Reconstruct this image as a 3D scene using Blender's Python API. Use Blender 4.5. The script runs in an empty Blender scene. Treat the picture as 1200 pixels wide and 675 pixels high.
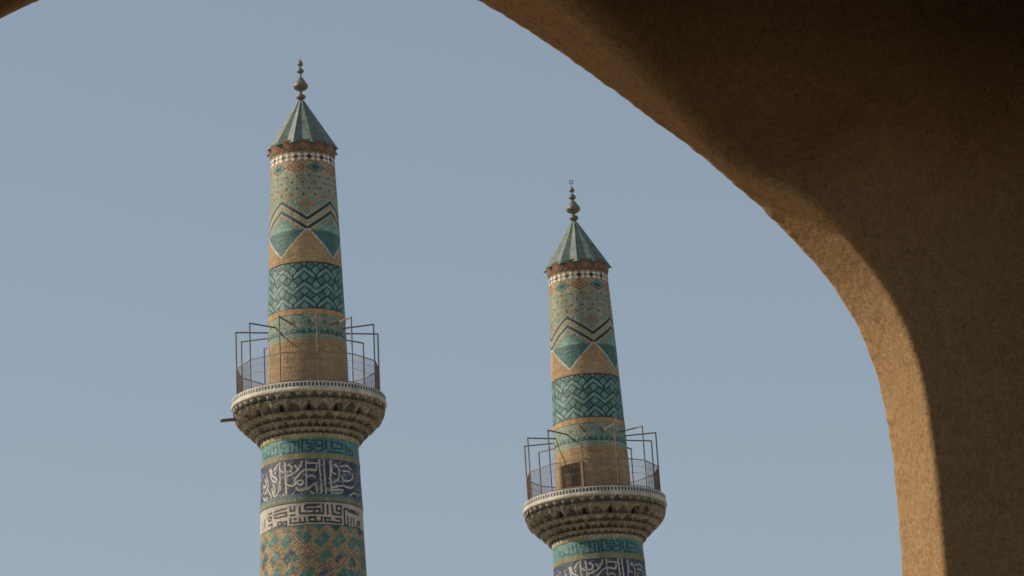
import bpy, bmesh, math, random
import numpy as np
from mathutils import Vector, Matrix, Euler, noise
sc = bpy.context.scene
COL = sc.collection
rad = math.radians

SUN_E = 4.6; SKY_STR = .14; SKY_TINT = (1.23, 1.03, .81, 1); SKY_BLOCK=((.31,6.69),(1.0,6.355),(1.6,6.11)); SIDE_OPEN=4.0; WALL_R=2.8; SHEET_N=25

# ------------------------------------------------------------------ helpers
def link(o, parent=None):
    COL.objects.link(o)
    if parent is not None:
        o.parent = parent
    return o

def empty(name):
    o = bpy.data.objects.new(name, None)
    o.empty_display_size = 0.5
    return link(o)

def tag(o, label=None, cat=None, group=None, kind=None):
    if label: o['label'] = label
    if cat: o['category'] = cat
    if group: o['group'] = group
    if kind: o['kind'] = kind
    return o

def obj(name, me, mat, parent=None):
    if mat is not None and len(me.materials) == 0:
        me.materials.append(mat)
    o = bpy.data.objects.new(name, me)
    return link(o, parent)

def grid_mesh(name, P, col=None, smooth=True, flip=False):
    """P: (rows, cols, 3) array of points, col: (rows, cols, 4) colours or None."""
    R, C = P.shape[:2]
    me = bpy.data.meshes.new(name)
    idx = np.arange(R * C, dtype=np.int32).reshape(R, C)
    q = np.stack([idx[:-1, :-1], idx[:-1, 1:], idx[1:, 1:], idx[1:, :-1]], -1).reshape(-1, 4)
    if flip: q = q[:, ::-1]
    n = len(q)
    me.vertices.add(R * C)
    me.vertices.foreach_set('co', P.astype(np.float32).ravel())
    me.loops.add(n * 4)
    me.loops.foreach_set('vertex_index', np.ascontiguousarray(q).ravel().astype(np.int32))
    me.polygons.add(n)
    me.polygons.foreach_set('loop_start', np.arange(0, n * 4, 4, dtype=np.int32))
    me.polygons.foreach_set('loop_total', np.full(n, 4, dtype=np.int32))
    me.polygons.foreach_set('use_smooth', np.full(n, smooth))
    if col is not None:
        a = me.attributes.new('Col', 'FLOAT_COLOR', 'POINT')
        a.data.foreach_set('color', col.astype(np.float32).ravel())
    me.update(calc_edges=True)
    me.validate()
    return me

def bm_mesh(name, bm, smooth=False):
    me = bpy.data.meshes.new(name)
    bmesh.ops.recalc_face_normals(bm, faces=bm.faces)
    bm.to_mesh(me); bm.free()
    for p in me.polygons: p.use_smooth = smooth
    return me

def bar(bm, a, b, w, h=None, sides=8):
    """a round (h None) or rectangular bar from a to b"""
    a = Vector(a); b = Vector(b); d = (b - a).normalized()
    up = Vector((0, 0, 1)) if abs(d.z) < .9 else Vector((1, 0, 0))
    x = d.cross(up).normalized(); y = d.cross(x).normalized()
    if h is None:
        offs = [(w * math.cos(2 * math.pi * k / sides), w * math.sin(2 * math.pi * k / sides)) for k in range(sides)]
    else:
        offs = [(-w, -h), (w, -h), (w, h), (-w, h)]
    A = [bm.verts.new(a + x * i + y * j) for i, j in offs]
    B = [bm.verts.new(b + x * i + y * j) for i, j in offs]
    n = len(offs)
    for k in range(n):
        bm.faces.new((A[k], A[(k + 1) % n], B[(k + 1) % n], B[k]))
    bm.faces.new(A[::-1]); bm.faces.new(B)

def lathe(bm, prof, n=24):
    rings = []
    for r, z in prof:
        rings.append([bm.verts.new((r * math.cos(2 * math.pi * k / n), r * math.sin(2 * math.pi * k / n), z)) for k in range(n)])
    for a, b in zip(rings[:-1], rings[1:]):
        for k in range(n):
            bm.faces.new((a[k], a[(k + 1) % n], b[(k + 1) % n], b[k]))
    bm.faces.new(rings[0][::-1]); bm.faces.new(rings[-1])

def pt(r, phi, z):
    """phi in degrees, 0 faces local -Y, positive turns towards +X"""
    p = rad(phi)
    return (r * math.sin(p), -r * math.cos(p), z)

# ------------------------------------------------------------------ materials
def new_mat(name):
    m = bpy.data.materials.new(name); m.use_nodes = True
    nt = m.node_tree; b = nt.nodes['Principled BSDF']
    return m, nt, b

def mat_tiles():
    m, nt, b = new_mat('glazed_tile_and_brick')
    N = nt.nodes; L = nt.links
    at = N.new('ShaderNodeAttribute'); at.attribute_name = 'Col'
    tc = N.new('ShaderNodeTexCoord')
    n1 = N.new('ShaderNodeTexNoise'); n1.inputs['Scale'].default_value = 1.3; n1.inputs['Detail'].default_value = 8; n1.inputs['Roughness'].default_value = .65
    mp = N.new('ShaderNodeMapping'); mp.inputs['Scale'].default_value = (1.3, 1.3, .30)
    geo = N.new('ShaderNodeNewGeometry')
    L.new(geo.outputs['Position'], mp.inputs['Vector']); L.new(mp.outputs[0], n1.inputs['Vector'])
    cr = N.new('ShaderNodeValToRGB'); cr.color_ramp.elements[0].position = .3; cr.color_ramp.elements[0].color = (.50, .50, .44, 1)
    cr.color_ramp.elements[1].position = .62; cr.color_ramp.elements[1].color = (1.0, 1.0, 1.0, 1)
    L.new(n1.outputs['Fac'], cr.inputs['Fac'])
    mx = N.new('ShaderNodeMix'); mx.data_type = 'RGBA'; mx.blend_type = 'MULTIPLY'; mx.inputs[0].default_value = .8
    L.new(at.outputs['Color'], mx.inputs[6]); L.new(cr.outputs[0], mx.inputs[7])
    ls = N.new('ShaderNodeTexNoise'); ls.inputs['Scale'].default_value = 2.6; ls.inputs['Detail'].default_value = 9; ls.inputs['Roughness'].default_value = .72
    L.new(geo.outputs['Position'], ls.inputs['Vector'])
    lm = N.new('ShaderNodeMapRange'); lm.inputs[1].default_value = .665; lm.inputs[2].default_value = .69; lm.inputs[4].default_value = .8
    L.new(ls.outputs['Fac'], lm.inputs[0])
    lx = N.new('ShaderNodeMix'); lx.data_type = 'RGBA'; lx.inputs[7].default_value = (.24, .19, .13, 1)
    L.new(lm.outputs[0], lx.inputs[0]); L.new(mx.outputs[2], lx.inputs[6])
    L.new(lx.outputs[2], b.inputs['Base Color'])
    rr = N.new('ShaderNodeMapRange'); rr.inputs[3].default_value = .85; rr.inputs[4].default_value = .40
    L.new(at.outputs['Alpha'], rr.inputs[0])
    n2 = N.new('ShaderNodeTexNoise'); n2.inputs['Scale'].default_value = 14; n2.inputs['Detail'].default_value = 4
    L.new(tc.outputs['Object'], n2.inputs['Vector'])
    ad = N.new('ShaderNodeMath'); ad.operation = 'MULTIPLY_ADD'; ad.inputs[1].default_value = .3; 
    L.new(n2.outputs['Fac'], ad.inputs[0]); L.new(rr.outputs[0], ad.inputs[2])
    sb = N.new('ShaderNodeMath'); sb.operation = 'SUBTRACT'; sb.inputs[1].default_value = .13
    L.new(ad.outputs[0], sb.inputs[0]); L.new(sb.outputs[0], b.inputs['Roughness'])
    sp = N.new('ShaderNodeMapRange'); sp.inputs[3].default_value = .3; sp.inputs[4].default_value = .72
    L.new(at.outputs['Alpha'], sp.inputs[0]); L.new(sp.outputs[0], b.inputs['Specular IOR Level'])
    bp = N.new('ShaderNodeBump'); bp.inputs['Strength'].default_value = .7; bp.inputs['Distance'].default_value = .035
    n3 = N.new('ShaderNodeTexNoise'); n3.inputs['Scale'].default_value = 9; n3.inputs['Detail'].default_value = 6
    L.new(tc.outputs['Object'], n3.inputs['Vector']); L.new(n3.outputs['Fac'], bp.inputs['Height'])
    L.new(bp.outputs[0], b.inputs['Normal'])
    return m

def mat_plain(name, c0, c1, scale, rough, metallic=0, bump=.3, dist=.02, detail=6):
    m, nt, b = new_mat(name); N = nt.nodes; L = nt.links
    tc = N.new('ShaderNodeTexCoord')
    n1 = N.new('ShaderNodeTexNoise'); n1.inputs['Scale'].default_value = scale; n1.inputs['Detail'].default_value = detail; n1.inputs['Roughness'].default_value = .6
    L.new(tc.outputs['Object'], n1.inputs['Vector'])
    cr = N.new('ShaderNodeValToRGB'); cr.color_ramp.elements[0].position = .32; cr.color_ramp.elements[0].color = (*c0, 1)
    cr.color_ramp.elements[1].position = .68; cr.color_ramp.elements[1].color = (*c1, 1)
    L.new(n1.outputs['Fac'], cr.inputs['Fac']); L.new(cr.outputs[0], b.inputs['Base Color'])
    b.inputs['Roughness'].default_value = rough; b.inputs['Metallic'].default_value = metallic
    bp = N.new('ShaderNodeBump'); bp.inputs['Strength'].default_value = bump; bp.inputs['Distance'].default_value = dist
    L.new(n1.outputs['Fac'], bp.inputs['Height']); L.new(bp.outputs[0], b.inputs['Normal'])
    return m

def mat_mud():
    """kahgel: mud and straw plaster"""
    m, nt, b = new_mat('mud_straw_plaster'); N = nt.nodes; L = nt.links
    tc = N.new('ShaderNodeTexCoord')
    big = N.new('ShaderNodeTexNoise'); big.inputs['Scale'].default_value = .9; big.inputs['Detail'].default_value = 5
    mid = N.new('ShaderNodeTexNoise'); mid.inputs['Scale'].default_value = 26; mid.inputs['Detail'].default_value = 8; mid.inputs['Roughness'].default_value = .7
    fine = N.new('ShaderNodeTexNoise'); fine.inputs['Scale'].default_value = 75; fine.inputs['Detail'].default_value = 4; fine.inputs['Roughness'].default_value = .75
    pit = N.new('ShaderNodeTexVoronoi'); pit.inputs['Scale'].default_value = 34; pit.inputs['Randomness'].default_value = 1
    # straw: thin stretched flecks
    mp = N.new('ShaderNodeMapping'); mp.inputs['Scale'].default_value = (120, 120, 48); mp.inputs['Rotation'].default_value = (.5, .7, .3)
    straw = N.new('ShaderNodeTexNoise'); straw.inputs['Scale'].default_value = 1.0; straw.inputs['Detail'].default_value = 2
    for n in (big, mid, fine, pit): L.new(tc.outputs['Object'], n.inputs['Vector'])
    L.new(tc.outputs['Object'], mp.inputs['Vector']); L.new(mp.outputs[0], straw.inputs['Vector'])
    c1 = N.new('ShaderNodeValToRGB'); c1.color_ramp.elements[0].position = .22; c1.color_ramp.elements[0].color = (*MUD_D, 1)
    c1.color_ramp.elements[1].position = .78; c1.color_ramp.elements[1].color = (*MUD_L, 1)
    L.new(mid.outputs['Fac'], c1.inputs['Fac'])
    c2 = N.new('ShaderNodeValToRGB'); c2.color_ramp.elements[0].position = .3; c2.color_ramp.elements[0].color = (.74, .72, .70, 1)
    c2.color_ramp.elements[1].position = .72; c2.color_ramp.elements[1].color = (1.12, 1.1, 1.06, 1)
    L.new(big.outputs['Fac'], c2.inputs['Fac'])
    m1 = N.new('ShaderNodeMix'); m1.data_type = 'RGBA'; m1.blend_type = 'MULTIPLY'; m1.inputs[0].default_value = 1
    L.new(c1.outputs[0], m1.inputs[6]); L.new(c2.outputs[0], m1.inputs[7])
    c3 = N.new('ShaderNodeValToRGB'); c3.color_ramp.elements[0].position = .30; c3.color_ramp.elements[0].color = (.56, .54, .51, 1)
    c3.color_ramp.elements[1].position = .55; c3.color_ramp.elements[1].color = (1.08, 1.08, 1.08, 1)
    L.new(fine.outputs['Fac'], c3.inputs['Fac'])
    m2 = N.new('ShaderNodeMix'); m2.data_type = 'RGBA'; m2.blend_type = 'MULTIPLY'; m2.inputs[0].default_value = .9
    L.new(m1.outputs[2], m2.inputs[6]); L.new(c3.outputs[0], m2.inputs[7])
    c4 = N.new('ShaderNodeValToRGB'); c4.color_ramp.elements[0].position = .66; c4.color_ramp.elements[0].color = (0, 0, 0, 1)
    c4.color_ramp.elements[1].position = .74; c4.color_ramp.elements[1].color = (1, 1, 1, 1)
    L.new(straw.outputs['Fac'], c4.inputs['Fac'])
    m3 = N.new('ShaderNodeMix'); m3.data_type = 'RGBA'; m3.inputs[7].default_value = (.62, .47, .26, 1)
    sm = N.new('ShaderNodeMath'); sm.operation = 'MULTIPLY'; sm.inputs[1].default_value = .28
    L.new(c4.outputs[0], sm.inputs[0]); L.new(sm.outputs[0], m3.inputs[0]); L.new(m2.outputs[2], m3.inputs[6])
    # small dark pits
    c5 = N.new('ShaderNodeValToRGB'); c5.color_ramp.elements[0].position = .05; c5.color_ramp.elements[0].color = (.35, .33, .3, 1)
    c5.color_ramp.elements[1].position = .2; c5.color_ramp.elements[1].color = (1, 1, 1, 1)
    L.new(pit.outputs['Distance'], c5.inputs['Fac'])
    m4 = N.new('ShaderNodeMix'); m4.data_type = 'RGBA'; m4.blend_type = 'MULTIPLY'; m4.inputs[0].default_value = .75
    L.new(m3.outputs[2], m4.inputs[6]); L.new(c5.outputs[0], m4.inputs[7])
    wv = N.new('ShaderNodeTexNoise'); wv.inputs['Scale'].default_value = 3.5; wv.inputs['Detail'].default_value = 6
    L.new(tc.outputs['Object'], wv.inputs['Vector'])
    wa = N.new('ShaderNodeMix'); wa.data_type = 'VECTOR'; wa.inputs[0].default_value = .28
    L.new(tc.outputs['Object'], wa.inputs[4]); L.new(wv.outputs['Color'], wa.inputs[5])
    ck = N.new('ShaderNodeTexVoronoi'); ck.feature = 'DISTANCE_TO_EDGE'; ck.inputs['Scale'].default_value = 1.7
    L.new(wa.outputs[1], ck.inputs['Vector'])
    c6 = N.new('ShaderNodeValToRGB'); c6.color_ramp.elements[0].position = .003; c6.color_ramp.elements[0].color = (.30, .28, .26, 1)
    c6.color_ramp.elements[1].position = .011; c6.color_ramp.elements[1].color = (1, 1, 1, 1)
    L.new(ck.outputs['Distance'], c6.inputs['Fac'])
    cm = N.new('ShaderNodeTexNoise'); cm.inputs['Scale'].default_value = 1.6; cm.inputs['Detail'].default_value = 4
    L.new(tc.outputs['Object'], cm.inputs['Vector'])
    c7 = N.new('ShaderNodeMapRange'); c7.inputs[1].default_value = .54; c7.inputs[2].default_value = .62; c7.inputs[4].default_value = .4
    L.new(cm.outputs['Fac'], c7.inputs[0])
    m5 = N.new('ShaderNodeMix'); m5.data_type = 'RGBA'; m5.blend_type = 'MULTIPLY'
    L.new(c7.outputs[0], m5.inputs[0]); L.new(m4.outputs[2], m5.inputs[6]); L.new(c6.outputs[0], m5.inputs[7])
    L.new(m5.outputs[2], b.inputs['Base Color'])
    b.inputs['Roughness'].default_value = .95
    b.inputs['Specular IOR Level'].default_value = .15
    s1 = N.new('ShaderNodeMath'); s1.operation = 'MULTIPLY_ADD'; s1.inputs[1].default_value = .35
    L.new(fine.outputs['Fac'], s1.inputs[0]); L.new(mid.outputs['Fac'], s1.inputs[2])
    s2 = N.new('ShaderNodeMath'); s2.operation = 'MULTIPLY_ADD'; s2.inputs[1].default_value = .4
    L.new(pit.outputs['Distance'], s2.inputs[0]); L.new(s1.outputs[0], s2.inputs[2])
    bp = N.new('ShaderNodeBump'); bp.inputs['Strength'].default_value = .45; bp.inputs['Distance'].default_value = .012
    L.new(s2.outputs[0], bp.inputs['Height']); L.new(bp.outputs[0], b.inputs['Normal'])
    return m

MUD_D = (.228, .140, .068); MUD_L = (.356, .231, .122)
M_TILE = mat_tiles()
M_MUD = mat_mud()
M_ROOF = mat_plain('weathered_green_glaze', (.055, .085, .07), (.15, .185, .15), 5, .5, bump=.25)
M_FIN = mat_plain('weathered_bronze', (.085, .083, .068), (.18, .17, .135), 8, .5, metallic=.25)
M_RUST = mat_plain('rusty_iron', (.10, .075, .06), (.22, .165, .12), 12, .7, metallic=.2)
M_MESH = mat_plain('rail_iron', (.15, .11, .085), (.24, .175, .14), 9, .7, metallic=.1)
M_WOOD = mat_plain('dry_timber', (.09, .055, .03), (.19, .12, .065), 7, .85)
M_DARK = mat_plain('dark_door_and_light_blocker', (.015, .010, .007), (.04, .027, .018), 6, .85)  # door timber; near-black also on the added blockers, to stop light bouncing
M_FLOOR = mat_plain('dusty_stone', (.26, .21, .15), (.38, .32, .24), 1.5, .9)

M_SHEET = mat_plain('bounce_cut_dark', (.04, .036, .032), (.07, .063, .055), 3, .9)  # for the added ground sheet, kept dark to weaken bounced light

# ------------------------------------------------------------------ tile colours (linear)
TQ = (.125, .265, .235); TQM = (.045, .155, .145); TQD = (.010, .034, .038); PALE = (.29, .30, .225)
CREAM = (.52, .47, .39); BRK = (.37, .257, .148); ORG = (.43, .287, .155); BLK = (.028, .022, .022)
WHT = (.66, .63, .57); NAVY = (.030, .036, .085); RED = (.26, .07, .035); OLV = (.26, .23, .13); TEALG = (.12, .17, .15)

def h2(a, b, k=0):
    """integer hash -> 0..1"""
    a = np.asarray(a).astype(np.int64); b = np.asarray(b).astype(np.int64)
    n = (a * 374761393 + b * 668265263 + k * 1442695041) & 0x7fffffff
    n = ((n ^ (n >> 13)) * 1274126177) & 0x7fffffff
    return ((n ^ (n >> 16)) & 0xffff) / 65535.0

class Canvas:
    """colour field over (phi degrees, z)"""
    def __init__(s, PH, Z, r, base, gloss=.0):
        s.PH = PH; s.Z = Z; s.S = np.radians(PH) * r
        s.c = np.empty(PH.shape + (4,)); s.c[..., :3] = base; s.c[..., 3] = gloss
    def put(s, mask, col, gloss=None):
        s.c[mask, :3] = col
        if gloss is not None: s.c[mask, 3] = gloss
        return s
    def jitter(s, bw=.13, bh=.055, amt=.22, joint=.12):
        row = np.floor(s.Z / bh)
        xs = s.S / bw + (row % 2) * .5
        cx = np.floor(xs)
        j = h2(cx, row, 3)
        s.c[..., :3] *= (1 + amt * (j - .5) * 2)[..., None]
        w = h2(cx, row, 9)                                   # a few warmer, dustier bricks
        s.c[..., 0] *= 1 + .10 * (w - .5); s.c[..., 2] *= 1 - .12 * (w - .5)
        fy = s.Z / bh - row
        s.c[..., :3] *= np.where(fy < .16, 1 - joint, 1)[..., None]
        s.c[..., :3] *= np.where(xs - cx < .09, 1 - joint * .7, 1)[..., None]
        return s

def tri(x, period, x0):
    """0 at x0 (+k periods), 1 half a period away"""
    f = ((x - x0) / period) % 1.0
    return 1 - np.abs(2 * f - 1)

PROF_UP = [(0, 1.436), (.3, 1.428), (1.87, 1.40), (2.98, 1.37), (4.7, 1.31), (5.9, 1.27), (7.1, 1.222), (8.07, 1.18), (8.86, 1.15)]
PROF_LO = [(-34.9, 3.0), (-6.7, 1.877), (-4.9, 1.812), (-3.83, 1.792), (-2.34, 1.728), (-1.63, 1.70)]
def r_up(z): return np.interp(z, *zip(*PROF_UP))
def r_lo(z): return np.interp(z, *zip(*PROF_LO))

NPHI = 721
def band(z0, z1, rf, dz, paint, nphi=NPHI):
    nz = max(2, int(round((z1 - z0) / dz)) + 1)
    ph = np.linspace(-180, 180, nphi); z = np.linspace(z0, z1, nz)
    PH, Z = np.meshgrid(ph, z)
    r = rf(Z) if callable(rf) else np.full(Z.shape, rf)
    cv = paint(PH, Z, float(np.mean(r)))
    p = np.radians(PH)
    return grid_mesh('band', np.stack([r * np.sin(p), -r * np.cos(p), Z], -1), cv.c)

# ---- painters ------------------------------------------------------
def p_brick(PH, Z, r):
    cv = Canvas(PH, Z, r, BRK)
    band_ = h2(np.floor(Z / .22), np.zeros_like(Z), 5)
    cv.c[..., :3] *= (0.86 + .25 * band_)[..., None]
    return cv.jitter(.22, .075, .16, .28)

def p_ring(PH, Z, r):
    return Canvas(PH, Z, r, ORG).jitter(.1, .19, .15, .1)

def p_cornice(PH, Z, r):
    cv = Canvas(PH, Z, r, (.21, .155, .10))
    v = (Z - 8.86) / .42
    t = tri(PH, 30, -14)
    cv.put(v > .45 + .5 * t, (.06, .13, .115), .5)
    cv.put(np.abs(v - .45 - .5 * t) < .09, (.20, .06, .03))
    t2 = tri(PH, 12, 0)
    cv.put(np.abs(v - .1 - .22 * t2) < .07, (.17, .06, .035))
    cv.put((v < .06), (.06, .14, .13), .5)
    return cv.jitter(.06, .05, .2, .1)

def p_checker(PH, Z, r):
    cv = Canvas(PH, Z, r, (.36, .24, .13))
    x = (PH / 24) % 1 - .5; y = (Z - 8.685) / .155
    for cx in (-.27, .27):
        for cy in (-.5, .5):
            cv.put(np.abs(x - cx) / .2 + np.abs(y - cy) / .5 < 1, WHT, .5)
    cv.put(np.abs(x) / .27 + np.abs(y) / .62 < 1, BLK, .5)
    x2 = (PH / 24 + .5) % 1 - .5
    cv.put(np.abs(x2) / .13 + np.abs(y) / .45 < 1, (.10, .2, .18), .5)
    return cv.jitter(.05, .05, .12, .1)

def p_diamond(PH, Z, r):
    cv = Canvas(PH, Z, r, PALE, .3)
    y = (Z - 8.29) / .215
    lat = np.abs(tri(PH, 12, 0) - (np.abs(y) * .9 % 1)) < .14
    cv.put(lat, (.30, .20, .11))
    for k, (c, o) in enumerate(((-12.5, 1), (23.5, 0))):
        x = ((PH - c + 36) % 72 - 36) / 18.0
        d = np.abs(x) + np.abs(y)
        cv.put((d > 1.06) & (d < 1.2), ORG)
        cv.put(d < 1.02, (.10, .035, .025))
        cv.put(d < .84, ORG if o else TQ, .3)
        cv.put(d < .56, (.12, .04, .03) if o else (.04, .13, .14), .3)
        cv.put(d < .36, (.48, .34, .16) if o else (.02, .05, .06), .3)
        cv.put(d < .15, (.15, .04, .03) if o else TQM)
    return cv.jitter(.06, .05, .18, .12)

def p_dots(PH, Z, r):
    cv = Canvas(PH, Z, r, PALE, .3)
    j = h2(np.floor(cv.S / .1), np.floor(Z / .05), 2)
    cv.put(j > .2, (.155, .275, .24), .4)
    a = PH / 20.0; b = (Z - 7.02) / .46
    u = (a + b) % 1 - .5; v = (a - b) % 1 - .5
    m = np.maximum(np.abs(u), np.abs(v))
    cv.put(m > .44, (.34, .26, .15), 0)
    cv.put((m > .19) & (m < .265), (.36, .285, .17), 0)
    cv.put(m < .13, (.17, .05, .03), .2)
    # the brick chevron tips that reach up into the field
    T = tri(PH, 90, 5)
    w = Z - (6.86 + .5 * T)
    cv.put((np.abs(w) < .035) & (Z < 7.35), (.33, .20, .10))
    return cv.jitter(.1, .05, .2, .12)

def p_zigzag(PH, Z, r):
    T = tri(PH, 90, 5)
    cv = Canvas(PH, Z, r, PALE, .3)
    j = h2(np.floor(cv.S / .1), np.floor(Z / .05), 4)
    cv.put(j > .5, TQ, .4)
    w = Z - (5.97 + .70 * T)
    st = np.floor((w + 5) / .085).astype(int) % 4
    cv.put(st == 0, (.30, .235, .14)); cv.put(st == 2, TQ, .4)
    up = w > .41
    d2 = np.abs((PH - 5 + 45) % 90 - 45) / 15 + np.abs(Z - 6.87) / .24
    cv.put(up & (d2 < 1), (.33, .17, .08)); cv.put(up & (d2 < .62), TQ); cv.put(up & (d2 < .34), (.30, .09, .04))
    cv.put((w > .45) & (w < .49), (.33, .22, .12))
    cv.put(np.abs(w - .17) < .05, (.34, .29, .19))
    for q in (0, .36): cv.put((np.abs(w - q) > .06) & (np.abs(w - q) < .115), (.42, .39, .29), .3)
    cv.put(np.abs(w) < .07, TQD, .5); cv.put(np.abs(w - .36) < .07, TQD, .5)
    cv.put((w < -.42) & (Z > 5.86), (.20, .34, .30), .4)
    ze = 4.90 + 1.05 * (1 - T)
    teal = (Z < 5.93)
    cv.put(teal, (.032, .105, .105), .5)
    cv.put(teal & ((Z / .07) % 1 < .34), (.07, .18, .17), .5)
    e = Z - ze
    cv.put((e < .11) & teal, (.06, .17, .17), .5)
    cv.put((np.abs(e - .045) < .035) & (Z < 5.97), WHT, .5)
    cv.put((np.abs(e - .045) < .035) & (Z < 5.97) & ((cv.S / .06) % 1 < .3), TQM)
    cv.put(e < .005, BRK, 0)
    cv.jitter(.1, .05, .17, .12)
    return cv

def p_brickline(PH, Z, r):
    cv = Canvas(PH, Z, r, BRK).jitter(.1, .05, .16, .12)
    cv.put(Z < 4.735, (.04, .03, .025))
    return cv

def p_interlace(PH, Z, r):
    T = tri(PH, 36, -20)
    per = .545
    cv = Canvas(PH, Z, r, (.055, .165, .155), .55)
    f = (Z - 2.98 - .32 * T) / per
    w = f % 1.0; k = np.floor(f)
    cv.put(w < .25, (.14, .275, .245), .6)
    cv.put((w >= .25) & (w < .42), TQD, .6)
    cv.put(w > .86, TQD, .6)
    for c0, dz_ in ((0, .0), (18, .32)):                       # diamonds in the folds and on the crests
        x = (PH + 20 - c0 + 18) % 36 - 18
        zc = 2.98 + dz_ + per * (k + .62)
        d = np.abs(x) / 9.6 + np.abs(Z - zc) / .235
        m = (w >= .25)
        cv.put((d < 1.0) & m, TQD, .6); cv.put((d < .66) & m, (.125, .255, .225), .6)
        if c0 == 0:                                            # ties that link one fold to the next
            cv.put((np.abs(x) < 2.2) & (w < .30) & (k % 2 == 0), TQD, .55)
    cv.put(Z < 3.0, TQD)
    return cv.jitter(.075, .06, .2, .16)

def p_turq(PH, Z, r):
    cv = Canvas(PH, Z, r, PALE, .3)
    j = h2(np.floor(cv.S / .1), np.floor(Z / .06), 6)
    cv.put(j > .4, TQ, .4)
    x = (PH + 20 + 12) % 24 - 12
    d = np.abs(x) / 10 + np.abs(Z - 2.52) / .23
    cv.put(np.abs(d - .85) < .12, (.36, .24, .12)); cv.put(d < .45, (.06, .17, .16), .5)
    t = tri(PH, 9, 0)
    q = (Z > 2.08) & (Z < 2.27)
    cv.put(q & ((Z - 2.08) / .19 < t), (.03, .09, .09), .5)
    cv.put(q & ((Z - 2.08) / .19 > t) & (h2(np.floor(cv.S / .08), np.floor(Z / .05), 8) > .6), (.05, .13, .12), .5)
    cv.put((Z < 2.0) & (tri(PH, 9, 4) > .6), (.32, .24, .14))
    return cv.jitter(.09, .05, .2, .14)

def p_cream(PH, Z, r):
    cv = Canvas(PH, Z, r, (.32, .29, .20))
    cv.put((Z > -1.70) & ((PH / 6) % 1 < .5), (.42, .38, .28)); cv.put(Z < -1.755, (.36, .30, .14))
    return cv.jitter(.12, .06, .16, .12)

def p_border(PH, Z, r):
    cv = Canvas(PH, Z, r, OLV, .1)
    t = tri(PH, 8, 0)
    cv.put((Z > -2.47) & (Z < -2.39) & (t > .5), (.20, .22, .15), .3)
    cv.put(Z < -2.50, (.33, .29, .20))
    return cv.jitter(.1, .06, .18, .12)

def p_border2(PH, Z, r):
    cv = Canvas(PH, Z, r, (.17, .19, .14), .3)
    cv.put((Z > -3.89), (.10, .17, .17), .4); cv.put(Z < -4.05, (.07, .075, .06))
    cv.put((Z > -4.0) & (Z < -3.93) & (tri(PH, 7, 0) > .55), (.26, .24, .16))
    return cv.jitter(.1, .06, .16, .12)

def soften(strokes, k=2):
    """round the corners of pen strokes"""
    out = []
    for s in strokes:
        for _ in range(k if len(s) > 2 else 0):
            q = [s[0]]
            for (a, b), (c, d) in zip(s[:-1], s[1:]):
                q += [(.75 * a + .25 * c, .75 * b + .25 * d), (.25 * a + .75 * c, .25 * b + .75 * d)]
            s = q + [s[-1]]
        out.append(s)
    return out

def stroke_mask(PH, Z, r, z0, z1, strokes, hw, period=180.0):
    """rasterise pen strokes given as (degrees, percent of band height)"""
    X = (PH + period / 2) % period - period / 2
    m = np.zeros(PH.shape, bool)
    kx = math.radians(1) * r; H = (z1 - z0)
    for s in strokes:
        pts = s if len(s) > 1 else [s[0], (s[0][0] + .5, s[0][1])]
        for (a, b), (c, d) in zip(pts[:-1], pts[1:]):
            ax, ay, bx, by = a * kx, z0 + H * b / 100, c * kx, z0 + H * d / 100
            c0 = np.searchsorted(PH[0], -180)
            dx, dy = bx - ax, by - ay
            L2 = dx * dx + dy * dy + 1e-9
            t = np.clip(((X * kx - ax) * dx + (Z - ay) * dy) / L2, 0, 1)
            m |= np.hypot(X * kx - ax - t * dx, Z - ay - t * dy) < hw
    return m

# pen strokes of the inscriptions: (degrees round the shaft, percent of band height)
THULUTH = [[(-5,95),(-5,57),(-5,21)],[(10,97),(11,50),(12,12),(11,4),(8,2),(3,3),(-1,9)],[(16,97),(16,44),(17,2)],[(-4,14),(2,27),(5,33),(6,21),(7,7)],[(-17,21),(-14,12),(-5,15),(2,27)],[(-28,56),(-20,60),(-14,70),(-18,83)],[(-14,70),(-9,93)],[(-19,42),(-13,58),(-8,69),(-1,70),(6,66)],[(-26,85),(-21,81),(-23,68),(-28,68)],[(-28,33),(-21,25),(-16,36),(-20,41),(-12,26),(-8,34),(-10,43),(-15,38)],[(-38,98),(-37,22)],[(-31,93),(-30,69),(-29,1)],[(-37,75),(-32,67)],[(24,98),(23,51),(23,1),(30,3),(39,14),(38,18),(25,14)],[(24,20),(37,30),(50,24),(56,32)],[(25,76),(25,61),(30,59)],[(28,83),(34,80),(35,54),(31,39),(23,35)],[(38,82),(47,88),(54,78)],[(38,55),(39,44),(47,42),(57,56),(56,67)],[(40,70),(50,71)],[(49,5),(58,18),(66,8)],[(-4,87),(8,86)],[(-3,69),(4,66),(7,71),(7,80)],[(-4,48),(1,54),(5,48)],[(-32,7),(-33,7)],[(-21,6),(-21,5)],[(-11,3),(-11,2)],[(34,-2),(34,-1)],[(-54,85),(-52,56),(-44,44),(-41,54),(-50,64),(-52,84)],[(-58,31),(-52,15),(-51,-1),(-62,-5)],[(-38,47),(-39,16),(-46,3),(-50,30)],[(-66,63),(-59,46),(-69,42)],[(-46,78),(-41,92)],[(-70,15),(-63,2),(-58,9)],[(-62,70),(-55,41),(-65,22)],[(-48,41),(-44,24),(-48,13)]]
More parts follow.
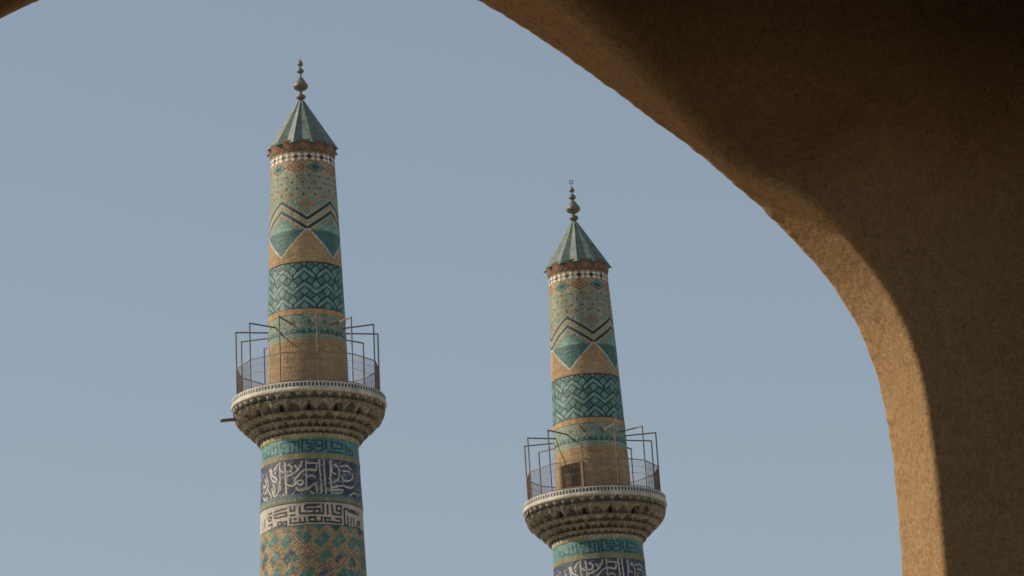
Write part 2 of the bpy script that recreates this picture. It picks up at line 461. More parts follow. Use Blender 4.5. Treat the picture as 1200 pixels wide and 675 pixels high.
TURQ_KUFIC = [[(-9,91),(-9,10)],[(-7,86),(-3,85),(-3,60),(7,59),(7,81),(2,81)],[(10,84),(15,81),(15,48),(-3,41)],[(-8,17),(2,15),(2,33)],[(4,29),(7,11),(15,20),(15,41)],[(19,86),(19,27)],[(21,13),(42,12)],[(26,81),(26,33),(37,37),(41,45),(41,68),(34,69)],[(28,75),(34,75)],[(47,72),(47,17)],[(51,54),(52,7),(59,10),(59,40),(54,39)],[(-13,81),(-13,10),(-33,10),(-33,28)],[(-18,69),(-18,14)],[(-24,73),(-24,14)],[(-36,80),(-13,81)],[(-36,78),(-36,52),(-31,48)],[(-42,80),(-41,21),(-51,13)],[(-54,63),(-53,23),(-67,17)],[(-47,71),(-47,38)],[(-64,54),(-62,26)],[(-71,55),(-71,18)],[(68,71),(67,22)]]
WHITE_KUFIC = [[(-24,85),(-24,67),(-19,68),(-19,86)],[(-24,48),(-19,48)],[(-13,84),(-13,52),(5,50)],[(-7,85),(-7,70),(5,68)],[(-7,84),(5,85)],[(-24,34),(-24,13),(-7,13),(-8,32)],[(-13,28),(-13,14)],[(-19,30),(-18,30)],[(-3,34),(4,33)],[(-3,34),(-2,15),(4,14)],[(-46,74),(-29,81)],[(-47,60),(-29,64),(-29,49),(-40,46),(-46,48)],[(-41,14),(-40,26),(-36,26),(-35,10),(-41,13)],[(-33,23),(-29,23),(-29,10),(-34,10),(-33,23)],[(-46,5),(-29,7)],[(-56,72),(-50,73)],[(-56,58),(-51,57),(-51,43),(-56,41),(-56,55)],[(-56,22),(-50,26),(-50,1),(-65,-1)],[(-65,54),(-65,21)],[(-71,48),(-71,15)],[(-5,89),(9,89)],[(-5,68),(3,70),(9,69),(9,53)],[(3,68),(3,54)],[(-5,51),(13,50),(13,89)],[(18,88),(18,48)],[(23,87),(24,49),(34,47),(35,86),(29,87),(29,64),(34,65)],[(-3,31),(4,33),(4,17)],[(-3,15),(11,14),(11,33)],[(15,31),(15,14),(34,12),(34,30),(28,29)],[(15,30),(20,30),(20,23)],[(39,78),(39,7),(44,7),(44,45)],[(39,78),(45,78),(45,68),(63,63),(65,74)],[(49,40),(48,6)],[(54,40),(53,7)],[(48,76),(57,73)],[(62,34),(68,33),(66,18),(60,19),(62,34)],[(57,6),(68,5)]]


def p_thuluth(PH, Z, r):
    cv = Canvas(PH, Z, r, NAVY, .5)
    g = h2(np.floor(cv.S / .09), np.floor(Z / .07), 11)
    cv.put(g > .84, (.085, .11, .16), .5); cv.put((g > .78) & (g < .84), (.24, .25, .26), .5); cv.put(g < .05, (.20, .17, .09), .5)
    rg = np.random.default_rng(3)                              # fine scrolls behind the lettering
    for q in range(90):
        c0 = rg.uniform(-180, 180); z0 = rg.uniform(-3.75, -2.6); r0 = rg.uniform(.06, .14)
        d = np.hypot(((PH - c0 + 180) % 360 - 180) * math.radians(r), Z - z0)
        ang = np.arctan2(Z - z0, (PH - c0))
        cv.put((np.abs(d - r0) < .010) & (np.sin(ang + q) > -.5), (.21, .23, .25), .5)
    cv.put(stroke_mask(PH, Z, r, -3.83, -2.52, soften(THULUTH), .027), (.50, .47, .41), .45)
    cv.put((Z < -3.79) | (Z > -2.555), (.06, .17, .17), .5)
    return cv.jitter(.16, .16, .12, .10)

def p_turq_kufic(PH, Z, r):
    cv = Canvas(PH, Z, r, (.06, .20, .195), .55)
    g = h2(np.floor(cv.S / .08), np.floor(Z / .08), 12)
    cv.put(g > .7, (.085, .25, .235), .55)
    cv.put(stroke_mask(PH, Z, r, -2.34, -1.78, TURQ_KUFIC, .030), (.016, .045, .085), .5)
    return cv.jitter(.1, .08, .14, .1)

def p_white_kufic(PH, Z, r):
    cv = Canvas(PH, Z, r, (.46, .43, .36), .35)
    cv.put(stroke_mask(PH, Z, r, -4.90, -4.09, WHITE_KUFIC, .037), (.06, .045, .05), .4)
    cv.put(Z < -4.865, (.07, .10, .10), .4)
    return cv.jitter(.12, .09, .12, .09)

def p_mosaic(PH, Z, r):
    cv = Canvas(PH, Z, r, (.31, .24, .145), .2)
    # a whole number of lattice cells round the shaft
    n = 36.0
    a = PH / 360 * n; b = (Z + 4.9) / (2 * math.pi * 1.85 / n)
    P = a + b; Q = a - b
    g = h2(np.floor(P), np.floor(Q), 21)
    fine = h2(np.floor(P * 3), np.floor(Q * 3), 22)
    Pm, Qm = P % 1 - .5, Q % 1 - .5
    core = np.maximum(np.abs(Pm), np.abs(Qm)) < .47
    row = np.floor(Q / 2.0)
    bp_ = (P + 1.7 * row) / 3.6
    bar_ = np.floor(bp_)
    inb = ((bp_ - bar_) < .66) & (Q / 2.0 - row < .70)
    gb = h2(bar_, row, 23)
    for lo_, hi_, c_ in ((0, .5, (.055, .165, .150)), (.5, .72, (.10, .20, .155)), (.72, .9, (.035, .085, .085)), (.9, 1.01, (.05, .08, .13))):
        cv.put(inb & (gb >= lo_) & (gb < hi_), c_, .45)
    cv.put(inb & (g > .80), (.095, .205, .17), .45)
    cv.put(~inb & (g > .93), (.07, .16, .14), .4)
    cv.put((fine > .965), (.33, .19, .07), .2)
    cv.put((fine > .42) & (fine < .432), (.22, .06, .04), .2)
    # checkered diagonal key pattern
    def line(U, V, u0, v0, v1):
        U = (U - u0 + 9) % 18 - 9
        k = (V - v0) % 18 < (v1 - v0)
        cv.put((np.abs(U) < .42) & k, (.36, .24, .10), .2)
        cv.put((np.abs(U) < .26) & k, (.055, .03, .04), .4)
        cv.put((np.abs(U) < .15) & k & ((V * 2.6) % 1 < .55), (.55, .48, .44), .4)
    line(P, Q, -3.2, -2.5, 4.2)
    line(P, Q, -5.1, 2.4, 4.6); line(Q, P, 2.4, -5.1, -3.2)
    line(Q, P, 7.2, -4.8, 1.9); line(Q, P, 5.6, -5.2, -3.0); line(P, Q, -3.0, 5.6, 7.0)
    line(P, Q, 1.8, 7.0, 12.0); line(Q, P, 3.2, -8.5, -6.4)
    return cv.jitter(.11, .06, .24, .16)

# ------------------------------------------------------------------ minaret pieces (shared meshes)
BANDS_UP = [('tile_cornice', 8.86, 9.30, lambda z: np.interp(z, [8.86, 9.0, 9.30], [1.15, 1.175, 1.235]), .012, p_cornice),
            ('checkered_tile_ring', 8.505, 8.86, r_up, .012, p_checker),
            ('diamond_tile_frieze', 8.06, 8.505, r_up, .012, p_diamond),
            ('dotted_tile_field', 7.10, 8.06, r_up, .016, p_dots),
            ('zigzag_tile_panel', 4.89, 7.10, r_up, .016, p_zigzag),
            ('brick_band', 4.68, 4.89, r_up, .014, p_brickline),
            ('interlaced_tile_band', 2.98, 4.68, r_up, .014, p_interlace),
            ('brick_ring', 2.79, 2.98, lambda z: r_up(z) + .012, .03, p_ring),
            ('star_tile_band', 1.87, 2.79, r_up, .014, p_turq)]
BANDS_LO = [('plaster_moulding', -1.78, -1.60, lambda z: np.interp(z, [-1.78, -1.74, -1.60], [1.715, 1.735, 1.735]), .02, p_cream),
            ('turquoise_inscription_band', -2.34, -1.78, r_lo, .011, p_turq_kufic),
            ('gilded_border', -2.52, -2.34, lambda z: r_lo(z) + .012, .014, p_border),
            ('indigo_inscription_band', -3.83, -2.52, r_lo, .013, p_thuluth),
            ('grey_tile_border', -4.09, -3.83, lambda z: r_lo(z) + .010, .014, p_border2),
            ('white_inscription_band', -4.90, -4.09, r_lo, .012, p_white_kufic),
            ('mosaic_tile_field', -8.4, -4.90, r_lo, .018, p_mosaic)]
MESH = {}
for b in BANDS_UP + BANDS_LO:
    MESH[b[0]] = band(b[1], b[2], b[3], b[4], b[5])
MESH['base'] = band(-34.9, -8.4, r_lo, .12, p_mosaic, 241)

def brick_collar(door=None):
    """plain brick drum above the balcony; door = angle of a recessed opening"""
    z0, z1 = 0.0, 1.87
    ph = np.linspace(-180, 180, 721); z = np.linspace(z0, z1, 120)
    PH, Z = np.meshgrid(ph, z)
    r = r_up(Z)
    cv = p_brick(PH, Z, 1.42)
    if door is not None:
        hole = (np.abs(PH - door) < 20.5) & (Z > .10) & (Z < 1.28)
        r = np.where(hole, r - .55, r)
        cv.put(hole, (.03, .02, .012))
    p = np.radians(PH)
    return grid_mesh('brick_collar', np.stack([r * np.sin(p), -r * np.cos(p), Z], -1), cv.c)

def muqarnas():
    nphi, nz = 1441, 130
    ph = np.linspace(-180, 180, nphi); z = np.linspace(-1.63, -.30, nz)
    PH, Z = np.meshgrid(ph, z)
    N = 15
    tiers = [(-1.63, -1.42, 1.77, 1.93, 0.0, 45), (-1.42, -1.20, 1.91, 2.16, .5, 45), (-1.20, -.98, 2.14, 2.42, 0.0, 30), (-.98, -.58, 2.38, 2.68, .5, 30), (-.58, -.30, 2.64, 2.715, 0.0, 45)]
    r = np.zeros_like(Z); c = np.empty(Z.shape + (4,)); c[..., 3] = .12
    base = np.array((.20, .178, .146))
    for z0, z1, ra, rb, off, n in tiers:
        m = (Z >= z0 - 1e-6) & (Z <= z1 + 1e-6)
        t = np.clip((Z - z0) / (z1 - z0), 0, 1)
        x = 2 * ((PH / 360 * n + off) % 1.0) - 1
        ax = np.abs(x)
        arch = 1 - ax ** 1.6                      # height of the pointed hood over the cell
        f = t ** (.40 + 1.9 * arch)
        rr = ra + (rb - ra) * f
        inner = (t < .82 * arch ** .7) & (t > .08)
        rr = rr - np.where(inner, .08, 0) - .04 * np.where(t < .82 * arch ** .7, np.clip(arch, 0, 1), 0)
        r = np.where(m, rr, r)
        j = .6 * h2(np.floor(PH / 1.2), np.floor(Z / .05), 31) + .6 * h2(np.floor(PH / 3.1), np.floor(Z / .11), 33) - .1
        col = base[None, None, :] * (0.75 + .6 * j)[..., None]
        col = np.where(inner[..., None], col * .72, col)  # hollow shade also painted in: recess colour darkened
        edge = np.abs(t - .82 * arch ** .7) < .085
        wear = h2(np.floor(PH / 4.5), np.floor(Z / .17), 41) > .22
        edge &= wear
        col = np.where(edge[..., None], np.array((.43, .40, .345)) * (.6 + .6 * j)[..., None], col)
        col = np.where((ax > .88)[..., None], np.array((.32, .28, .22)) * (.6 + .6 * j)[..., None], col)
        col = np.where((t > .93)[..., None], np.array((.22, .175, .12)), col)
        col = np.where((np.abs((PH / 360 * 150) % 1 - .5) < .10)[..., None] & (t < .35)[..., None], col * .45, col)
        if z1 == -.58:
            w = (np.floor(PH / 360 * n + off) % 2 == 0) & (ax < .34 * (1 - ((t - .12) / .62) ** 2)) & (t > .12) & (t < .74)
            rr2 = np.where(w & m, r - .12, r); r = rr2
            col = np.where(w[..., None], np.array((.04, .033, .028)), col)
        else:
            u = (PH / 360 * n * 5) % 1.0
            spot = (np.abs(u - .5) < .24) & (np.abs(t - .62) < .14) & (arch < .75)
            col = np.where(spot[..., None], np.array((.34, .32, .28)), col)
            sp2 = (np.abs(u - .5) < .2) & (np.abs(t - .3) < .1)
            col = np.where(sp2[..., None], np.array((.07, .12, .12)), col)
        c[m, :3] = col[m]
    p = np.radians(PH)
    return grid_mesh('muqarnas', np.stack([r * np.sin(p), -r * np.cos(p), Z], -1), c, smooth=False)

def rim():
    prof = [(-.36, 2.55), (-.335, 2.70), (-.325, 2.735), (-.30, 2.745), (-.235, 2.745), (-.205, 2.728), (-.20, 2.715), (0.0, 2.715), (.012, 2.70), (.012, 1.30)]
    # dense sampling along the checkered face
    zz = []; rr = []
    for (a, b), (c_, d) in zip(prof[:-1], prof[1:]):
        n = 14 if (b == 2.715 and d == 2.715) else 3
        for k in range(n):
            zz.append(a + (c_ - a) * k / n); rr.append(b + (d - b) * k / n)
    zz.append(prof[-1][0]); rr.append(prof[-1][1])
    ph = np.linspace(-180, 180, 1537)
    PH, Z = np.meshgrid(ph, np.array(zz)); RR = np.repeat(np.array(rr)[:, None], len(ph), 1)
    cv = Canvas(PH, Z, 2.7, (.50, .46, .38), .4)
    face = (RR > 2.712) & (RR < 2.717) & (Z > -.2)
    cv.put(face, (.50, .49, .45), .5)
    k = (PH / 360 * 128) % 1
    cv.put(face & (k < .52) & (Z > -.16) & (Z < -.035), (.035, .045, .055), .5)
    cv.put((Z >= 0) & (RR < 2.70), (.24, .19, .13), 0)
    cv.jitter(.16, .5, .16, .10)
    p = np.radians(PH)
    return grid_mesh('balcony_rim', np.stack([RR * np.sin(p), -RR * np.cos(p), Z], -1), cv.c)

def cone_mesh():
    """pleated roof: twelve ridges, twelve valleys"""
    n = 24; rows = 20
    bm = bmesh.new(); rings = []
    for i in range(rows + 1):
        t = i / rows
        ring = []
        for k in range(n):
            ridge = k % 2 == 0
            rb = 1.345 if ridge else 1.15
            zb = 9.17 if ridge else 9.27
            rt = .125 if ridge else .105
            ring.append(bm.verts.new(pt(rb + (rt - rb) * t, 15 * k - 14.0, zb + (11.12 - zb) * t)))
        rings.append(ring)
    for a, b in zip(rings[:-1], rings[1:]):
        for k in range(n):
            bm.faces.new((a[k], a[(k + 1) % n], b[(k + 1) % n], b[k]))
    bm.faces.new(rings[-1])
    # soffit under the eave
    inner = [bm.verts.new(pt(1.14, 15 * k - 14.0, 9.28)) for k in range(n)]
    for k in range(n):
        bm.faces.new((rings[0][(k + 1) % n], rings[0][k], inner[k], inner[(k + 1) % n]))
    return bm_mesh('cone_roof', bm)

def finial_ball(rx, rz, onion=0.0):
    bm = bmesh.new(); prof = []
    for i in range(13):
        a = -math.pi / 2 + math.pi * i / 12
        z = rz * math.sin(a); r = max(.012, rx * math.cos(a))
        if onion and z > 0:
            u = z / rz; z = z + onion * u ** 3; r = max(.012, r * (1 - .25 * u))
        prof.append((r, z))
    lathe(bm, prof, 20)
    return bm_mesh('finial_ball', bm, True)

def rod(prof):
    bm = bmesh.new(); lathe(bm, prof, 14); return bm_mesh('finial_rod', bm, True)

def ring_mesh():
    bm = bmesh.new(); n, m = 24, 8; V = []
    for i in range(n):
        a = 2 * math.pi * i / n
        V.append([bm.verts.new(((.070 + .018 * math.cos(2 * math.pi * j / m)) * math.cos(a), .018 * math.sin(2 * math.pi * j / m), (.070 + .018 * math.cos(2 * math.pi * j / m)) * math.sin(a))) for j in range(m)])
    for i in range(n):
        for j in range(m):
            bm.faces.new((V[i][j], V[(i + 1) % n][j], V[(i + 1) % n][(j + 1) % m], V[i][(j + 1) % m]))
    return bm_mesh('finial_ring', bm, True)

R_POST = 2.54
def post_mesh():
    bm = bmesh.new()
    bar(bm, (0, -R_POST, .0), (0, -R_POST, 2.46), .026)
    bar(bm, (0, -R_POST, .012), (0, -R_POST, .04), .06, .06)
    return bm_mesh('post', bm)
def arm_mesh():
    bm = bmesh.new(); bar(bm, (0, -R_POST - .02, 2.445), (0, -1.36, 2.445), .021, .021)
    return bm_mesh('arm', bm)
def rail_panel_mesh():
    """one bay of the iron balustrade: rails and thin bars on the chord between two posts"""
    bm = bmesh.new()
    a = Vector(pt(R_POST, 1.0, 0)); b = Vector(pt(R_POST, 29.0, 0)); up = Vector((0, 0, 1))
    for z, w in ((1.12, .014), (.10, .012), (.60, .005), (.86, .004)):
        bar(bm, a + up * z, b + up * z, w, w)
    for k in range(1, 22):
        p = a.lerp(b, k / 22)
        bar(bm, p + up * .10, p + up * 1.12, .0036, .0036)
    return bm_mesh('rail_panel', bm)
def door_frame_mesh():
    bm = bmesh.new()
    A = Vector(pt(1.40, -21.5, 0)); B = Vector(pt(1.40, 21.5, 0)); up = Vector((0, 0, 1))
    bar(bm, A + up * .08, A + up * 1.30, .035, .05); bar(bm, B + up * .08, B + up * 1.30, .05, .06)
    bar(bm, A + up * 1.30, B + up * 1.30, .05, .035)
    return bm_mesh('door_frame', bm)
def door_leaf_mesh():
    bm = bmesh.new(); up = Vector((0, 0, 1))
    A = Vector(pt(.93, -24, 0)); B = Vector(pt(.93, 24, 0))
    for k in range(5):
        p = A.lerp(B, k / 5 + .01); q = A.lerp(B, (k + 1) / 5 - .01)
        bar(bm, (p + q) / 2 + up * .11, (p + q) / 2 + up * 1.25, .065, .02)
    for z in (.35, 1.0):
        bar(bm, A + up * z + Vector((0, -.03, 0)), B + up * z + Vector((0, -.03, 0)), .012, .04)
    return bm_mesh('door', bm)
def spout_mesh():
    bm = bmesh.new()
    bar(bm, pt(2.50, -84, -.70), pt(3.14, -84, -.76), .05, .035)
    bar(bm, pt(2.50, -84, -.66), pt(3.10, -84, -.715), .015, .03)
    return bm_mesh('water_spout', bm)

M = dict(muqarnas=muqarnas(), rim=rim(), cone=cone_mesh(), post=post_mesh(), arm=arm_mesh(), rail=rail_panel_mesh(),
         plain=brick_collar(), door=brick_collar(-50.5))

def minaret(label, yaw, lean, loc, height, finial, ins_rot, with_door):
    root = empty('minaret')
    tag(root, label, 'minaret', 'tiled minarets rising beyond the arch')
    O = lambda name, me, mat, par=root: obj(name, me, mat, par)
    # everything is modelled with z = 0 at the balcony floor; lift it to its height
    kids = []
    def part(name, me, mat, rot=0.0, label=None):
        o = obj(name, me, mat, root); o.location = (0, 0, height); o.rotation_euler = (0, 0, rad(rot))
        if label: o['label'] = label
        return o
    def sub(name, me, mat, par, loc=(0, 0, 0), rot=0.0):
        o = obj(name, me, mat, par); o.location = loc; o.rotation_euler = (0, 0, rad(rot)); return o
    shaft = part('upper_shaft', MESH['zigzag_tile_panel'], M_TILE)
    for b in BANDS_UP:
        if b[0] != 'zigzag_tile_panel': sub(b[0], MESH[b[0]], M_TILE, shaft)
    low = part('lower_shaft', MESH['mosaic_tile_field'], M_TILE)
    sub('shaft_base', MESH['base'], M_TILE, low)
    for b in BANDS_LO[:-1]:
        o = sub(b[0], MESH[b[0]], M_TILE, low, rot=ins_rot if 'inscription' in b[0] else 0)
    col = part('brick_collar', M['door' if with_door else 'plain'], M_TILE)
    if with_door:
        d = sub('door', door_leaf_mesh(), M_DARK, col, rot=-50.5)
        sub('door_frame', door_frame_mesh(), M_WOOD, col, rot=-50.5)
    part('balcony_rim', M['rim'], M_TILE)
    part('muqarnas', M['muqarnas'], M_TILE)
    part('cone_roof', M['cone'], M_ROOF)
    fr = part('finial', rod(finial['rod']), M_FIN)
    for (z, rx, rz, on) in finial['balls']:
        sub('finial_ball', finial_ball(rx, rz, on), M_FIN, fr, (0, 0, z))
    if finial.get('ring'):
        sub('finial_ring', ring_mesh(), M_FIN, fr, (0, 0, finial['ring']))
    for k in range(12):
        p = part('post', M['post'], M_RUST, 8 + 30 * k)
        sub('arm', M['arm'], M_RUST, p)
        part('rail_panel', M['rail'], M_MESH, 8 + 30 * k)
    if not with_door:
        part('water_spout', spout_mesh(), M_WOOD)
    R = Matrix.Rotation(lean, 4, 'Y') @ Matrix.Rotation(yaw, 4, 'Z')
    root.matrix_world = Matrix.Translation(loc) @ R
    return root

fin_l = dict(rod=[(.09, 11.10), (.075, 11.2), (.05, 11.3), (.055, 11.5), (.075, 11.56), (.05, 11.9), (.04, 12.1), (.028, 12.2), (.022, 12.7), (.008, 12.74)],
             balls=[(11.29, .175, .11, 0), (11.71, .275, .185, .17), (12.285, .135, .10, .05), (12.565, .105, .11, .04)])
fin_r = dict(rod=[(.09, 11.10), (.075, 11.2), (.05, 11.3), (.055, 11.45), (.075, 11.52), (.05, 11.8), (.035, 12.0), (.022, 12.1), (.018, 12.67), (.008, 12.68)],
             balls=[(11.29, .18, .12, 0), (11.67, .285, .20, .16), (12.14, .145, .105, .05), (12.43, .11, .10, .03)], ring=12.755)
minaret('tiled minaret on the left, three inscription bands in view, wooden spout under its balcony',
        rad(3.20), rad(.50), (-7.677, 131.661, 0), 34.873, fin_l, 0, False)
minaret('tiled minaret on the right with dark doorway above its balcony and ring on finial',
        rad(-1.12 + 14), rad(-.98), (3.29, 142.754, 0), 33.13, fin_r, 0, True)

# ------------------------------------------------------------------ the mud-plastered arch in the foreground
BETA = rad(25)
W = empty('archway')
tag(W, 'dark mud-plastered pointed archway in the foreground framing the two minarets', 'archway')
W.location = (0, 13.48, 0); W.rotation_euler = (0, 0, BETA)     # local x along the wall, local -y towards the camera side
UC = -.76; THICK = .30
HALF = [(0, 6.775), (.33, 6.645), (.665, 6.495), (.78, 6.446), (.893, 6.388), (1.02, 6.316), (1.135, 6.243), (1.317, 6.131), (1.43, 6.06), (1.541, 5.987), (1.644, 5.910), (1.80, 5.788), (1.926, 5.68), (2.03, 5.576), (2.11, 5.481), (2.175, 5.384), (2.223, 5.29), (2.255, 5.19), (2.28, 5.095), (2.298, 4.921), (2.308, 4.747), (2.312, 4.5), (2.313, 3.5), (2.313, 0)]
def resample(P, n):
    P = np.array(P, float); d = np.r_[0, np.cumsum(np.hypot(*np.diff(P, axis=0).T))]
    t = np.linspace(0, d[-1], n)
    return np.stack([np.interp(t, d, P[:, 0]), np.interp(t, d, P[:, 1])], -1)
def smooth(P, k, keep):
    for _ in range(k):
        Q = P.copy(); Q[1:-1] = .25 * P[:-2] + .5 * P[1:-1] + .25 * P[2:]
        Q[keep] = P[keep]; P = Q
    return P
half = smooth(resample(HALF, 700), 60, [0, -1])
right = half.copy(); right[:, 0] += UC
left = half[::-1].copy(); left[:, 0] = UC - left[:, 0]
curve = np.concatenate([left[:-1], right])                       # left foot -> apex -> right foot
n = len(curve)
tan = np.gradient(curve, axis=0); tan /= np.linalg.norm(tan, axis=1)[:, None]
nrm = np.stack([-tan[:, 1], tan[:, 0]], -1)                      # points into the masonry
# far boundary of the wall face
X0, X1, ZT = -9.0, WALL_R, 8.2
bound = np.empty_like(curve)
for i, (u, z) in enumerate(curve):
    if z < 4.4: bound[i] = (X1 if u > UC else X0, z)
    else:
        du, dz = u - UC, (z - 4.4) * 1.0 + 1e-6
        ts = [(ZT - 4.4) / dz]
        if du > 1e-6: ts.append((X1 - UC) / du)
        if du < -1e-6: ts.append((X0 - UC) / du)
        t = min(ts); bound[i] = (UC + du * t, 4.4 + dz * t)
rows = []
def N3(a, b, c, s): return noise.noise(Vector((a * s, b * s, c * s)))
def chip(u, z):
    v = .004 * N3(u, z, 0, 3.0) + .0035 * N3(u, z, 5, 9) + .005 * N3(u, z, 9, 30)
    k = N3(u, z, 17, 11)
    return v + (.02 * (k - .42) if k > .42 else 0)
chips = np.array([chip(u, z) for u, z in curve])
def row_off(off, y, rough, chipw):
    P = np.empty((n, 3))
    for i in range(n):
        u, z = curve[i] + nrm[i] * (off + chips[i] * chipw)
        d = rough * (N3(u, y, z, 5) + .5 * N3(u, y, z, 14))
        P[i] = (u + nrm[i, 0] * d, y, z + nrm[i, 1] * d)
    return P
def row_face(t, y, rough):
    P = np.empty((n, 3))
    for i in range(n):
        a = curve[i] + nrm[i] * .08
        u, z = a + (bound[i] - a) * t
        d = rough * (N3(u, 3, z, 2.2) + .5 * N3(u, 3, z, 7) + .25 * N3(u, 3, z, 19))
        P[i] = (u, y - d, z)
    return P
# reveal depth imitates fading light: deep near the crown, thins towards the haunch
DEP = [(-.5, .40), (-.1, .40), (.13, .37), (.3, .32), (.45, .27), (.56, .23), (.67, .18), (.78, .13), (.88, .11), (.98, .15), (1.05, .24), (1.12, .29), (1.28, .30), (1.6, .30)]
on_right = np.arange(n) >= len(left) - 1
depth = np.where(on_right, np.interp(curve[:, 0], *zip(*DEP)), .13)
depth = np.where(on_right & (curve[:, 1] < 5.0), .30, depth)
radius = np.where(on_right, np.interp(curve[:, 0], [.3, .8, 1.0, 1.15], [.10, .06, .045, .026]), .05)
radius = np.where(on_right & (curve[:, 1] < 5.0), .026, radius)
def row_soffit(k, off, y, rough, chipw):
    P = row_off(off, 0, rough, chipw); P[:, 1] = y; return P
def row_wall(t, rough):
    P = row_face(t, 0, rough)
    L_ = np.hypot(*(bound - curve).T) * t + .05
    s = np.clip(L_ / 1.1, 0, 1); s = s * s * (3 - 2 * s)
    P[:, 1] += -(depth + (THICK - depth) * s); return P
for t in (1, .4, .1, .03): rows.append(row_face(t, 0.02, 0))
rows.append(row_off(.045, .018, 0, .3)); rows.append(row_off(.018, .012, 0, .7)); rows.append(row_off(.004, .003, 0, 1))
for k in range(13): rows.append(row_soffit(k, 0, -.012 - (depth - radius - .012) * k / 12, .0025, max(0, 1 - k / 3)))
for k in range(1, 7):
    a = math.pi / 2 * k / 7
    P = row_soffit(k, 0, -(depth - radius) - radius * math.sin(a), .0025, 0)
    P[:, 0] += nrm[:, 0] * radius * (1 - math.cos(a)); P[:, 2] += nrm[:, 1] * radius * (1 - math.cos(a))
    rows.append(P)
for t in [0.008, .012, .016, .022, .03, .04, .05, .063, .077, .092, .11, .13, .15, .175, .2, .235, .27, .31, .36, .42, .5, .6, .7, .85, 1]:
    rows.append(row_wall(t, .010))
arch = grid_mesh('arch_wall', np.stack(rows), None, True)
obj('arch_wall', arch, M_MUD, W)

def slab(name, lo, hi, mat=None):
    bm = bmesh.new()
    v = [bm.verts.new((x, y, z)) for x in (lo[0], hi[0]) for y in (lo[1], hi[1]) for z in (lo[2], hi[2])]
    for f in ((0, 1, 3, 2), (4, 6, 7, 5), (0, 4, 5, 1), (2, 3, 7, 6), (0, 2, 6, 4), (1, 5, 7, 3)): bm.faces.new([v[k] for k in f])
    return obj(name, bm_mesh(name, bm), mat or M_MUD, W)
# unseen blockers added on the camera side, shaped to darken the upper arch wall
def prism(name, poly, x0, x1):
    """poly in (local y, z), extruded along x"""
    bm = bmesh.new()
    A = [bm.verts.new((x0, y, z)) for y, z in poly]; B_ = [bm.verts.new((x1, y, z)) for y, z in poly]
    k = len(poly)
    for i in range(k): bm.faces.new((A[i], A[(i + 1) % k], B_[(i + 1) % k], B_[i]))
    bm.faces.new(A[::-1]); bm.faces.new(B_)
    return obj(name, bm_mesh(name, bm), M_DARK, W)
under = [(-n_, z_) for n_, z_ in SKY_BLOCK]
prism('unseen_sky_blocker', [(.02, ZT + .006)] + [(-.31, ZT + .006)] + under + [(under[-1][0] , under[-1][1] + .4), (-.31, ZT + .5), (.02, ZT + .5)], X0 - .4, X1 + .4)
NE = SKY_BLOCK[-1][0]
for x in (X0 - .4, X1):
    slab('unseen_side_blocker', (x + .003, -NE, SIDE_OPEN), (x + .397, .015, ZT), M_DARK)  # unseen, added to shade the wall; open below to admit low light
    for y in (-NE, -.8):
        slab('blocker_pier', (x + .006, y + .003, 0), (x + .394, y + .7, SIDE_OPEN - .003))  # unseen supports added under the side blockers

# ------------------------------------------------------------------ ground
bm = bmesh.new()
g = [bm.verts.new(v) for v in ((-3000, -3000, 0), (3000, -3000, 0), (3000, 3000, 0), (-3000, 3000, 0))]
bm.faces.new(g)
tag(obj('ground', bm_mesh('ground', bm), M_FLOOR), kind='structure', label='dusty stone-paved ground')

bm = bmesh.new()
g = [bm.verts.new(v) for v in ((X0 - 6, -SHEET_N, .004), (X1 + 6, -SHEET_N, .004), (X1 + 6, -THICK, .004), (X0 - 6, -THICK, .004))]
bm.faces.new(g)
fo = obj('unseen_dark_sheet', bm_mesh('unseen_dark_sheet', bm), M_SHEET); fo.location = W.location; fo.rotation_euler = W.rotation_euler  # unseen sheet added to cut light bounced up onto the arch wall
tag(fo, kind='structure', label='unseen dark ground sheet added to cut bounced light')

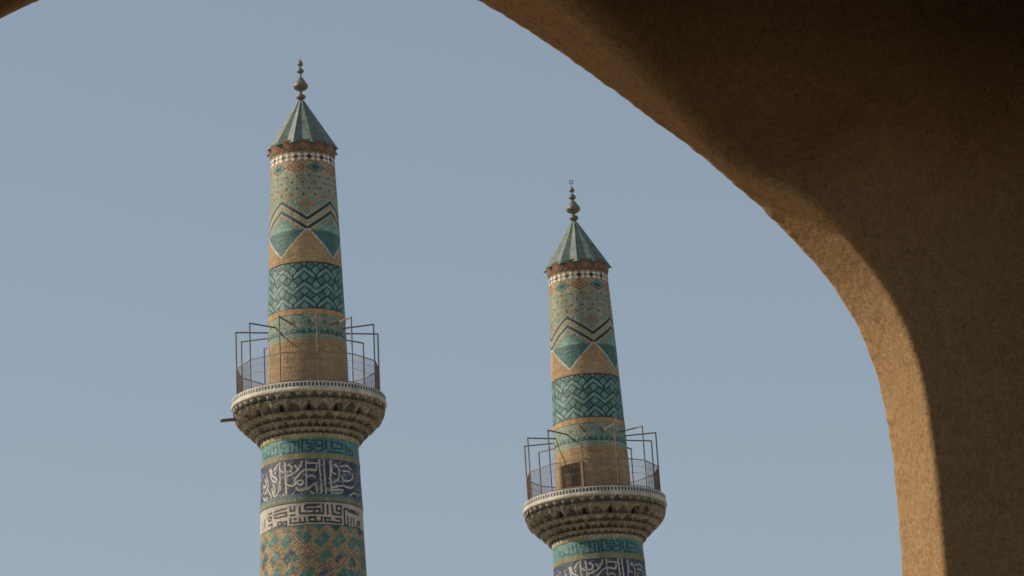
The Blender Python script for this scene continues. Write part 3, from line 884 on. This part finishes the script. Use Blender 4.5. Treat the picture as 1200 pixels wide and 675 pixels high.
# ------------------------------------------------------------------ sky, sun, camera
SUN_EL, SUN_AZ = 36.0, -87.0        # azimuth measured from +Y towards +X
wd = bpy.data.worlds.new('World'); sc.world = wd; wd.use_nodes = True
nt = wd.node_tree; bg = nt.nodes['Background']
sky = nt.nodes.new('ShaderNodeTexSky'); sky.sky_type = 'NISHITA'; sky.sun_disc = False
sky.sun_elevation = rad(SUN_EL); sky.sun_rotation = rad(SUN_AZ % 360)
sky.altitude = 1200; sky.air_density = 1.0; sky.dust_density = 3.0; sky.ozone_density = 1.0
hz = nt.nodes.new('ShaderNodeMix'); hz.data_type = 'RGBA'; hz.blend_type = 'MULTIPLY'; hz.inputs[0].default_value = 1
hz.inputs[7].default_value = SKY_TINT
nt.links.new(sky.outputs[0], hz.inputs[6]); mist = nt.nodes.new('ShaderNodeMix'); mist.data_type = 'RGBA'; mist.inputs[0].default_value = .5      # dust haze evens the sky out
mist.inputs[7].default_value = (1.95, 2.47, 3.10, 1)
nt.links.new(hz.outputs[2], mist.inputs[6]); nt.links.new(mist.outputs[2], bg.inputs[0])
bg.inputs[1].default_value = SKY_STR
ld = bpy.data.lights.new('sun', 'SUN'); ld.energy = SUN_E; ld.angle = rad(.6); ld.color = (1.0, .885, .71)
lo = bpy.data.objects.new('sun', ld); COL.objects.link(lo)
sd = Vector((math.sin(rad(SUN_AZ)) * math.cos(rad(SUN_EL)), math.cos(rad(SUN_AZ)) * math.cos(rad(SUN_EL)), math.sin(rad(SUN_EL))))
lo.rotation_euler = sd.to_track_quat('Z', 'Y').to_euler(); lo.location = (-20, 20, 40)

cd = bpy.data.cameras.new('camera'); cam = bpy.data.objects.new('camera', cd); COL.objects.link(cam)
cd.sensor_width = 36; cd.lens = 4500 / 1200 * 36; cd.clip_end = 8000; cd.clip_start = .1
P_, R_ = rad(15.7), .05
fw = Vector((0, math.cos(P_), math.sin(P_))); r0 = Vector((1, 0, 0)); u0 = Vector((0, -math.sin(P_), math.cos(P_)))
Rv = math.cos(R_) * r0 - math.sin(R_) * u0; Uv = math.sin(R_) * r0 + math.cos(R_) * u0
m3 = Matrix((Rv, Uv, -fw)).transposed()
cam.matrix_world = Matrix.Translation((0, 0, 1.6)) @ m3.to_4x4()
sc.camera = cam
sc.cycles.filter_width = 1.6
sc.view_settings.view_transform = 'Standard'; sc.view_settings.look = 'None'; sc.view_settings.exposure = 0
sc.cycles.max_bounces = 10; sc.cycles.diffuse_bounces = 6
